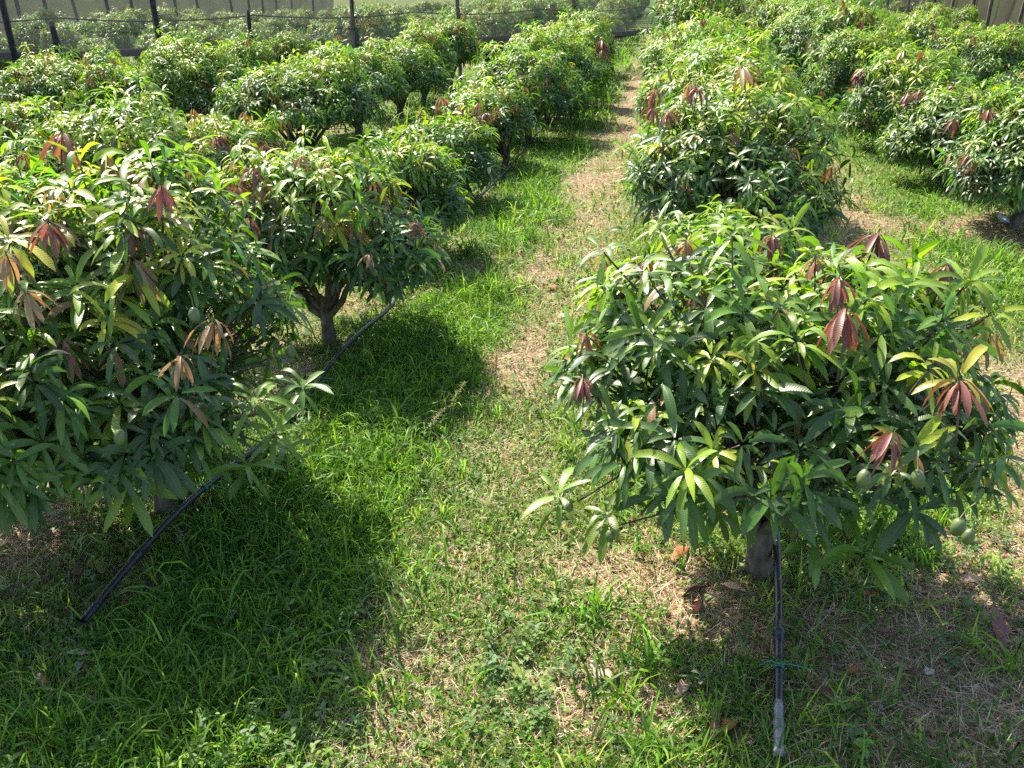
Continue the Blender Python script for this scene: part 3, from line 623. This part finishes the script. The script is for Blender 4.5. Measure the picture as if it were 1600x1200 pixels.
# ------------------------------------------------------------------ fences
def fence(name, line, posts, height_, net, label, mat_post, rad=.05, rails=(), hgt_base=0.0, bottom=None, roll_z=0.0):
    root = empty(name, (line[0][0], line[0][1], 0)); tag(root, label, 'fence', 'net fences round the orchard'); o0 = np.array([line[0][0], line[0][1], 0.0])
    L_ = np.array(line, float); s = np.r_[0, np.cumsum(np.linalg.norm(np.diff(L_, axis=0), axis=1))]
    at_ = lambda d: np.array([np.interp(d, s, L_[:, 0]), np.interp(d, s, L_[:, 1]), 0]) - o0
    n = int(s[-1] / .6) + 2; ds = np.linspace(0, s[-1], n); tn = nrm(np.array([at_(s[-1])[1], -at_(s[-1])[0], 0.0]))
    V = []; rows_ = 7
    for k in range(rows_):
        for q, d in enumerate(ds): V.append(at_(d) + tn * (.10 + .06 * math.sin(d * 1.3 + k) + .03 * math.sin(d * 4.1 + 2 * k)) + np.array([0, 0, hgt_base + (height_ - hgt_base) * k / (rows_ - 1)]))
    i_, j_ = np.meshgrid(np.arange(n - 1), np.arange(rows_ - 1)); q_ = (j_ * n + i_).ravel()
    link('net', np_mesh('net', np.array(V), np.stack([q_, q_ + 1, q_ + 1 + n, q_ + n], -1), net), root)
    for (x, y, hh, lx, ly, r_) in posts:
        T = Tubes(); b = np.array([x, y, -.1]) - o0; tp = b + np.array([lx, ly, hh + .1])
        T.add([b, b * .66 + tp * .34 + (0.012, 0, 0), b * .33 + tp * .67 + (-.012, 0, 0), tp], [r_ * 1.08, r_, r_ * .96, r_ * .88], 9); link('post', T.mesh('post', mat_post), root)
    for z, sag, rr_ in rails:
        T = Tubes(); pts = []; span = 4.2
        for d in np.linspace(0, s[-1], n): ph_ = (d % span) / span; pts.append(at_(d) - tn * .06 + np.array([0, 0, z - sag * 4 * ph_ * (1 - ph_)]))
        T.add(pts, rr_, 5); link('cord', T.mesh('cord', M_WIRE), root)
    if bottom:
        T = Tubes(); T.add([at_(d) - tn * .12 + np.array([0, 0, roll_z + bottom * .9 + .02 * math.sin(d * 2)]) for d in ds], bottom, 9); link('bottom_roll', T.mesh('bottom_roll', M_ROLL), root)
    return root
fence('net_fence', FENCE, [(-14.12, 17.51, 3.30, 0.02, 0.04, 0.070), (-13.30, 18.04, 1.72, -0.11, -0.04, 0.075), (-11.61, 19.09, 3.30, 0.01, 0.02, 0.070), (-9.88, 20.18, 1.90, -0.02, -0.02, 0.055), (-8.00, 21.92, 2.25, -0.03, 0.01, 0.055), (-5.91, 24.23, 3.30, -0.03, -0.03, 0.055), (-3.17, 27.23, 3.30, -0.06, -0.01, 0.055), (0.45, 32.91, 3.30, -0.01, 0.05, 0.055), (3.08, 37.83, 3.30, 0.02, 0.00, 0.055), (6.39, 43.49, 3.30, -0.05, -0.02, 0.055), (9.90, 49.50, 3.30, -0.11, -0.05, 0.055)], 3.1, M_NET,
      'grey net fence crossing behind the orchard rows, rolled lower edge above the grass', M_POST, rails=[(1.78, .10, .016), (3.05, .05, .02)], bottom=.085, roll_z=.95, hgt_base=.97)
fence('net_fence', [(-23.6, 27.0), (-24.9, 33.0), (-26.2, 40.5), (-27.4, 53.5), (-29.2, 75.0)], [(-24.61, 32.97, 3.30, -0.07, -0.05, 0.075), (-26.47, 37.46, 3.30, -0.24, -0.09, 0.075), (-25.11, 37.71, 3.30, -0.06, -0.04, 0.075), (-25.71, 40.51, 3.30, -0.10, 0.08, 0.075), (-26.06, 44.97, 3.30, -0.04, 0.01, 0.075), (-26.53, 48.19, 3.30, -0.16, -0.10, 0.075), (-27.27, 53.49, 3.30, -0.12, -0.07, 0.075), (-27.44, 56.13, 3.30, -0.05, 0.10, 0.075), (-27.85, 58.98, 3.30, 0.02, -0.06, 0.075), (-28.34, 62.10, 3.30, 0.11, 0.06, 0.075), (-28.70, 65.58, 3.30, 0.04, 0.08, 0.075), (-28.64, 69.52, 3.30, 0.06, 0.06, 0.075), (-23.88, 30.44, 3.30, -0.11, 0.10, 0.075)], 3.4, M_NET_TAN,
      'brown net fence on many dark stakes along the far left border', M_POST, rails=[(2.4, .1, .018)])
fence('net_fence', [(11.9, 28.0), (12.15, 36.0), (12.65, 48.0), (13.6, 73.0), (14.3, 92.0)], [(13.34, 71.60, 3.30, 0.10, 0.09, 0.061), (13.19, 67.40, 3.30, 0.00, 0.05, 0.080), (13.02, 62.60, 3.30, 0.20, -0.01, 0.074), (12.89, 59.00, 3.30, 0.05, -0.00, 0.087), (12.78, 55.80, 3.30, 0.30, 0.00, 0.084), (12.66, 52.40, 3.30, 0.10, -0.03, 0.086), (12.52, 48.40, 3.30, 0.15, 0.08, 0.071), (12.39, 44.60, 3.30, 0.10, 0.01, 0.087), (12.29, 41.60, 3.30, 0.00, 0.04, 0.072), (12.22, 39.60, 3.30, 0.55, -0.06, 0.066), (12.15, 37.80, 3.30, 0.30, 0.04, 0.061), (12.09, 36.00, 3.30, 0.10, 0.08, 0.064), (11.98, 33.50, 3.30, 0.10, 0.08, 0.066)], 3.4, M_NET_BROWN,
      'brown net fence with leaning wooden posts along the right border', M_WOOD, rails=[(3.2, .05, .02)])

# ------------------------------------------------------------------ small things on the ground
def curled_leaf(name, x, y, rz, L, W, col, curl, lift, label, seed):
    r_ = np.random.default_rng(seed); P = np.zeros((1, 3)); D = np.array([[1, 0, .22]]); Nn = np.array([[0, r_.normal(0, .25), 1.0]]); Nn = nrm(Nn)
    arr = leaf_arrays(P, nrm(D), Nn, np.array([L]), np.array([W]), np.array([curl]), np.array([col]), 7, .5, .7, .12)
    o = link(name, blades_mesh(name, [arr], M_DRY)); sol = o.modifiers.new('t', 'SOLIDIFY'); sol.thickness = .0012
    o.location = (x, y, float(height(np.array(x), np.array(y))) + lift); o.rotation_euler = (r_.normal(0, .2), 0, rz); return tag(o, label, 'dead leaf', 'dead mango leaves lying on the ground')
for k_, v_ in enumerate([
 (1.47, 3.03, 1.48, 0.26, 0.060, (0.2, 0.095, 0.075), 0.1, 0.030, 'long flat brown dead leaf at the right edge'),
 (1.41, 3.08, 0.65, 0.16, 0.050, (0.2, 0.095, 0.075), 0.2, 0.030, 'smaller brown dead leaf touching the long flat one'),
 (-1.16, 2.45, 2.49, 0.10, 0.045, (0.42, 0.27, 0.19), 0.9, 0.030, 'curled tan dead leaf at the edge of the tree shadow'),
 (-1.72, 2.27, 0.97, 0.11, 0.050, (0.42, 0.27, 0.19), 1.8, 0.030, 'tightly curled pale brown dead leaf in the shaded grass'),
 (-1.81, 2.31, 0.42, 0.11, 0.040, (0.2, 0.095, 0.075), 1.2, 0.030, 'brown dead leaf beside the tightly curled one'),
 (-2.17, 2.12, 2.52, 0.16, 0.040, (0.2, 0.095, 0.075), 0.4, 0.030, 'long brown dead leaf lying nearest the lower left corner'),
 (-2.07, 2.15, 5.76, 0.12, 0.050, (0.42, 0.27, 0.19), 0.9, 0.030, 'pinkish curled dead leaf nearest the lower left corner'),
 (-1.56, 2.37, 5.03, 0.13, 0.045, (0.2, 0.095, 0.075), 0.5, 0.030, 'brown dead leaf in the middle of the front left shadow'),
 (-1.80, 2.51, 4.81, 0.15, 0.035, (0.42, 0.38, 0.28), 0.2, 0.030, 'pale dry blade shaped leaf in the front left shadow'),
 (-1.72, 2.60, 1.39, 0.13, 0.030, (0.42, 0.38, 0.28), 0.3, 0.050, 'narrow pale dead leaf standing up in the front left shadow'),
 (-2.13, 2.36, 3.37, 0.16, 0.035, (0.42, 0.38, 0.28), 0.3, 0.030, 'grey pale dead leaf near the capped pipe end'),
 (-2.17, 2.25, 1.74, 0.09, 0.040, (0.42, 0.38, 0.28), 0.8, 0.030, 'short grey dead leaf near the capped pipe end'),
 (0.13, 3.38, 1.08, 0.15, 0.060, (0.34, 0.12, 0.05), 0.4, 0.030, 'reddish dead leaf left of the forked trunk'),
 (0.18, 3.13, 0.67, 0.15, 0.050, (0.12, 0.06, 0.04), 0.5, 0.030, 'dark brown dead leaf left of the forked trunk'),
 (0.24, 3.03, 1.35, 0.10, 0.050, (0.34, 0.12, 0.05), 1.2, 0.030, 'rust red curled dead leaf below the forked trunk'),
 (0.35, 3.26, 5.82, 0.13, 0.040, (0.42, 0.27, 0.19), 0.3, 0.030, 'tan dead leaf against the forked trunk foot'),
 (-0.13, 2.65, 5.21, 0.12, 0.045, (0.42, 0.27, 0.19), 1.1, 0.030, 'curled tan dead leaf in the dry spot left of the worn pipe'),
 (-0.17, 2.67, 5.07, 0.11, 0.040, (0.42, 0.38, 0.28), 0.8, 0.030, 'pale dead leaf in the dry spot left of the worn pipe'),
 (-0.09, 2.64, 5.03, 0.10, 0.040, (0.2, 0.095, 0.075), 0.8, 0.030, 'brown dead leaf in the dry spot left of the worn pipe'),
 (0.17, 2.54, 1.21, 0.11, 0.050, (0.42, 0.27, 0.19), 0.9, 0.030, 'tan dead leaf curled in grass between dry spot and worn pipe'),
 (0.34, 2.39, 1.95, 0.10, 0.050, (0.33, 0.15, 0.07), 1.4, 0.030, 'bright orange dead leaf left of the worn pipe end'),
 (0.39, 2.46, 3.94, 0.11, 0.050, (0.34, 0.12, 0.05), 0.8, 0.030, 'rust brown dead leaf left of the worn pipe end'),
 (0.31, 2.48, 4.60, 0.12, 0.040, (0.2, 0.095, 0.075), 0.6, 0.030, 'brown dead leaf behind the bright orange one'),
 (0.67, 2.70, 5.37, 0.15, 0.050, (0.12, 0.06, 0.04), 0.3, 0.030, 'dark dead leaf just right of the green twine knot'),
 (0.70, 2.67, 5.53, 0.10, 0.035, (0.42, 0.38, 0.28), 0.2, 0.030, 'yellowish dead leaf just right of the green twine knot'),
 (0.82, 2.78, 0.54, 0.09, 0.045, (0.34, 0.12, 0.05), 1.0, 0.030, 'red brown dead leaf in the shade right of the pipe'),
 (1.11, 2.85, 3.80, 0.11, 0.050, (0.12, 0.06, 0.04), 0.5, 0.030, 'dark reddish dead leaf under the right side of the crown'),
 (1.15, 2.87, 4.22, 0.05, 0.045, (0.42, 0.38, 0.28), 0.3, 0.030, 'small round pale dead leaf under the right side of the crown'),
 (1.06, 3.05, 3.18, 0.10, 0.040, (0.2, 0.095, 0.075), 0.3, 0.030, 'brown dead leaf in dappled shade under the crown'),
 (0.96, 3.34, 1.12, 0.09, 0.045, (0.42, 0.27, 0.19), 1.0, 0.030, 'sunlit tan dead leaf under the low front branch'),
 (1.03, 3.30, 2.97, 0.07, 0.040, (0.34, 0.12, 0.05), 1.0, 0.030, 'sunlit reddish dead leaf under the low front branch'),
 (1.42, 3.47, 0.56, 0.12, 0.050, (0.42, 0.27, 0.19), 0.5, 0.030, 'tan dead leaf by the dark grass at right'),
 (-1.52, 8.30, 5.87, 0.14, 0.070, (0.34, 0.12, 0.05), 1.0, 0.030, 'rust brown dead leaves clump beside the path shade'),
 (-1.03, 7.30, 5.44, 0.16, 0.080, (0.34, 0.12, 0.05), 0.7, 0.030, 'reddish dead leaf pair at the tip of a tree shadow'),
 (-0.71, 6.57, 3.44, 0.13, 0.070, (0.42, 0.27, 0.19), 0.8, 0.030, 'tan dead leaf on the worn path'),
 (-1.72, 4.13, 1.89, 0.13, 0.060, (0.33, 0.15, 0.07), 0.8, 0.030, 'orange tan dead leaf in sunlit grass'),
 (-2.39, 5.11, 5.71, 0.13, 0.060, (0.42, 0.27, 0.19), 0.8, 0.030, 'pale brown dead leaf beside the slanting pipe'),
 (-2.27, 5.82, 3.59, 0.12, 0.060, (0.42, 0.27, 0.19), 0.8, 0.030, 'pale dead leaf at the open forked trunk'),
 (-2.29, 3.21, 5.54, 0.12, 0.050, (0.42, 0.27, 0.19), 0.5, 0.030, 'pinkish dead leaf by the front left trunk'),
 (-2.50, 2.92, 5.33, 0.10, 0.050, (0.42, 0.27, 0.19), 0.6, 0.030, 'pink tan dead leaf left of the slanting pipe'),
 (-2.50, 2.82, 3.19, 0.12, 0.050, (0.2, 0.095, 0.075), 0.6, 0.030, 'brown dead leaf left of the slanting pipe'),
]): curled_leaf('dead_leaf', v_[0], v_[1], v_[2], v_[3], v_[4], v_[5], v_[6], v_[7], v_[8], k_)

def seed_stalk(x, y, h, colr, label):
    T = Tubes(); n = 9; t_ = np.linspace(0, 1, n); lean = rng.normal(0, .05, 2)
    pts = np.stack([lean[0] * t_ ** 2, lean[1] * t_ ** 2, h * t_], -1); T.add(pts, np.linspace(.004, .0015, n), 5)
    root = empty('seed_stalk', (x, y, 0)); tag(root, label, 'dry weed', 'tall dry seed stalks beside the path'); link('stem', T.mesh('stem', M_STALK), root)
    n_ = 150; tt = rng.uniform(.45, 1, n_); P = np.stack([np.interp(tt, t_, pts[:, a]) for a in range(3)], -1); D = nrm(rng.normal(0, 1, (n_, 3)) * [1, 1, .3] + [0, 0, .9])
    arr = leaf_arrays(P, D, nrm(rng.normal(0, 1, (n_, 3))), rng.uniform(.012, .035, n_), rng.uniform(.003, .006, n_), rng.uniform(0, .6, n_), np.array(colr) * rng.uniform(.7, 1.3, (n_, 1)), 2, None, .5)
    link('seed_head', blades_mesh('seed_head', [arr], M_DRY), root)
seed_stalk(-1.06, 5.05, 0.38, (.45, .38, .2), 'tallest straw coloured seed stalk at the shadow edge beside the path')
seed_stalk(-1.08, 5.25, 0.24, (.42, .33, .18), 'shorter straw coloured stalk close to the tallest one')
seed_stalk(-1.25, 4.60, 0.28, (.30, .33, .12), 'greenish seed stalk rising from weeds between the two front trees')
seed_stalk(-1.32, 4.37, 0.22, (.38, .36, .2), 'thin tan seed stalk left of the greenish one')

# a small seedling on the right hand grass strip
root = empty('seedling', (2.12, 10.98, 0)); tag(root, 'small leafy seedling standing alone in the sunlit grass strip', 'seedling')
T = Tubes(); T.add([(0, 0, -.02), (.01, 0, .15), (0, .01, .3)], [.007, .005, .003], 5); link('stem', T.mesh('stem', M_STALK), root)
zz = np.array([.1, .16, .22, .3]); b_, D_, N_, L_2, W_2, C_2 = whorl_leaves(np.stack([zz * 0, zz * 0, zz], -1), np.tile([[0, 0, 1.0]], (4, 1)), np.array([3, 4, 4, 5]), np.array([.13, .13, .12, .10]), MATURE * 1.6)
link('leaves', blades_mesh('leaves', [leaf_arrays(b_, D_, N_, L_2, W_2 * 1.5, rng.uniform(.3, .9, len(b_)), C_2, 4, .3, .6)], M_LEAF), root)

# small grey bird on the bare soil
def blob(name, stations, mat, parent=None, k=12):
    T = Tubes(); T.add([p for p, r_ in stations], [r_ for p, r_ in stations], k); return link(name, T.mesh(name, mat), parent)
M_BIRD = simple_mat('grey_feathers', (.30, .34, .38), (.46, .50, .54), .7, 40, .3); M_BIRDW = simple_mat('white_feathers', (.6, .6, .6), (.75, .75, .74), .7, 40, .2); M_BEAK = simple_mat('dark_beak', (.02, .02, .02), (.05, .05, .045), .5, 20, .1)
bd = empty('bird', (3.66, 10.32, 0)); bd.rotation_euler.z = math.radians(162); tag(bd, 'small grey bird with white brow standing on bare soil under the right hand mango tree', 'bird')
z0 = .085
blob('body', [((-.075, 0, z0 - .022), .006), ((-.06, 0, z0 - .014), .017), ((-.03, 0, z0 - .002), .029), ((0, 0, z0 + .008), .034), ((.03, 0, z0 + .022), .030), ((.048, 0, z0 + .042), .021), ((.056, 0, z0 + .058), .0185), ((.064, 0, z0 + .070), .0195), ((.076, 0, z0 + .076), .0175), ((.088, 0, z0 + .076), .010), ((.093, 0, z0 + .075), .003)], M_BIRD, bd, 14)
tl = np.array([(-.06, -.012, z0 - .01), (-.06, .012, z0 - .01), (-.165, .013, z0 - .062), (-.165, -.013, z0 - .062), (-.06, -.012, z0 - .017), (-.06, .012, z0 - .017), (-.165, .013, z0 - .067), (-.165, -.013, z0 - .067)])
me = bpy.data.meshes.new('tail'); me.from_pydata(tl.tolist(), [], [(0, 1, 2, 3), (7, 6, 5, 4), (0, 4, 5, 1), (1, 5, 6, 2), (2, 6, 7, 3), (3, 7, 4, 0)]); me.materials.append(M_BIRD); link('tail', me, bd)
blob('beak', [((.090, 0, z0 + .075), .005), ((.102, 0, z0 + .073), .003), ((.112, 0, z0 + .071), .0008)], M_BEAK, bd, 8)
for sg in (-1, 1):
    blob('wing', [((.03, sg * .026, z0 + .022), .006), ((.0, sg * .031, z0 + .012), .014), ((-.04, sg * .026, z0 - .004), .013), ((-.085, sg * .012, z0 - .022), .004)], M_BIRD, bd, 8)
    blob('brow', [((.066, sg * .012, z0 + .083), .003), ((.076, sg * .014, z0 + .085), .0055), ((.086, sg * .008, z0 + .081), .003)], M_BIRDW, bd, 6)
    blob('eye', [((.080, sg * .0135, z0 + .077), .002), ((.080, sg * .0165, z0 + .077), .0032), ((.080, sg * .0185, z0 + .077), .001)], M_BEAK, bd, 8)
    lg = blob('leg', [((-.002, sg * .012, z0 - .02), .004), ((-.012, sg * .013, z0 - .045), .0022), ((0, sg * .014, .004), .0018)], M_BEAK, bd, 6)
    for dx, dy in ((.022, 0), (.016, .013), (.016, -.013), (-.014, 0)): blob('toe', [((0, sg * .014, .004), .0018), ((dx, sg * .014 + dy, .002), .0012)], M_BEAK, lg, 5)
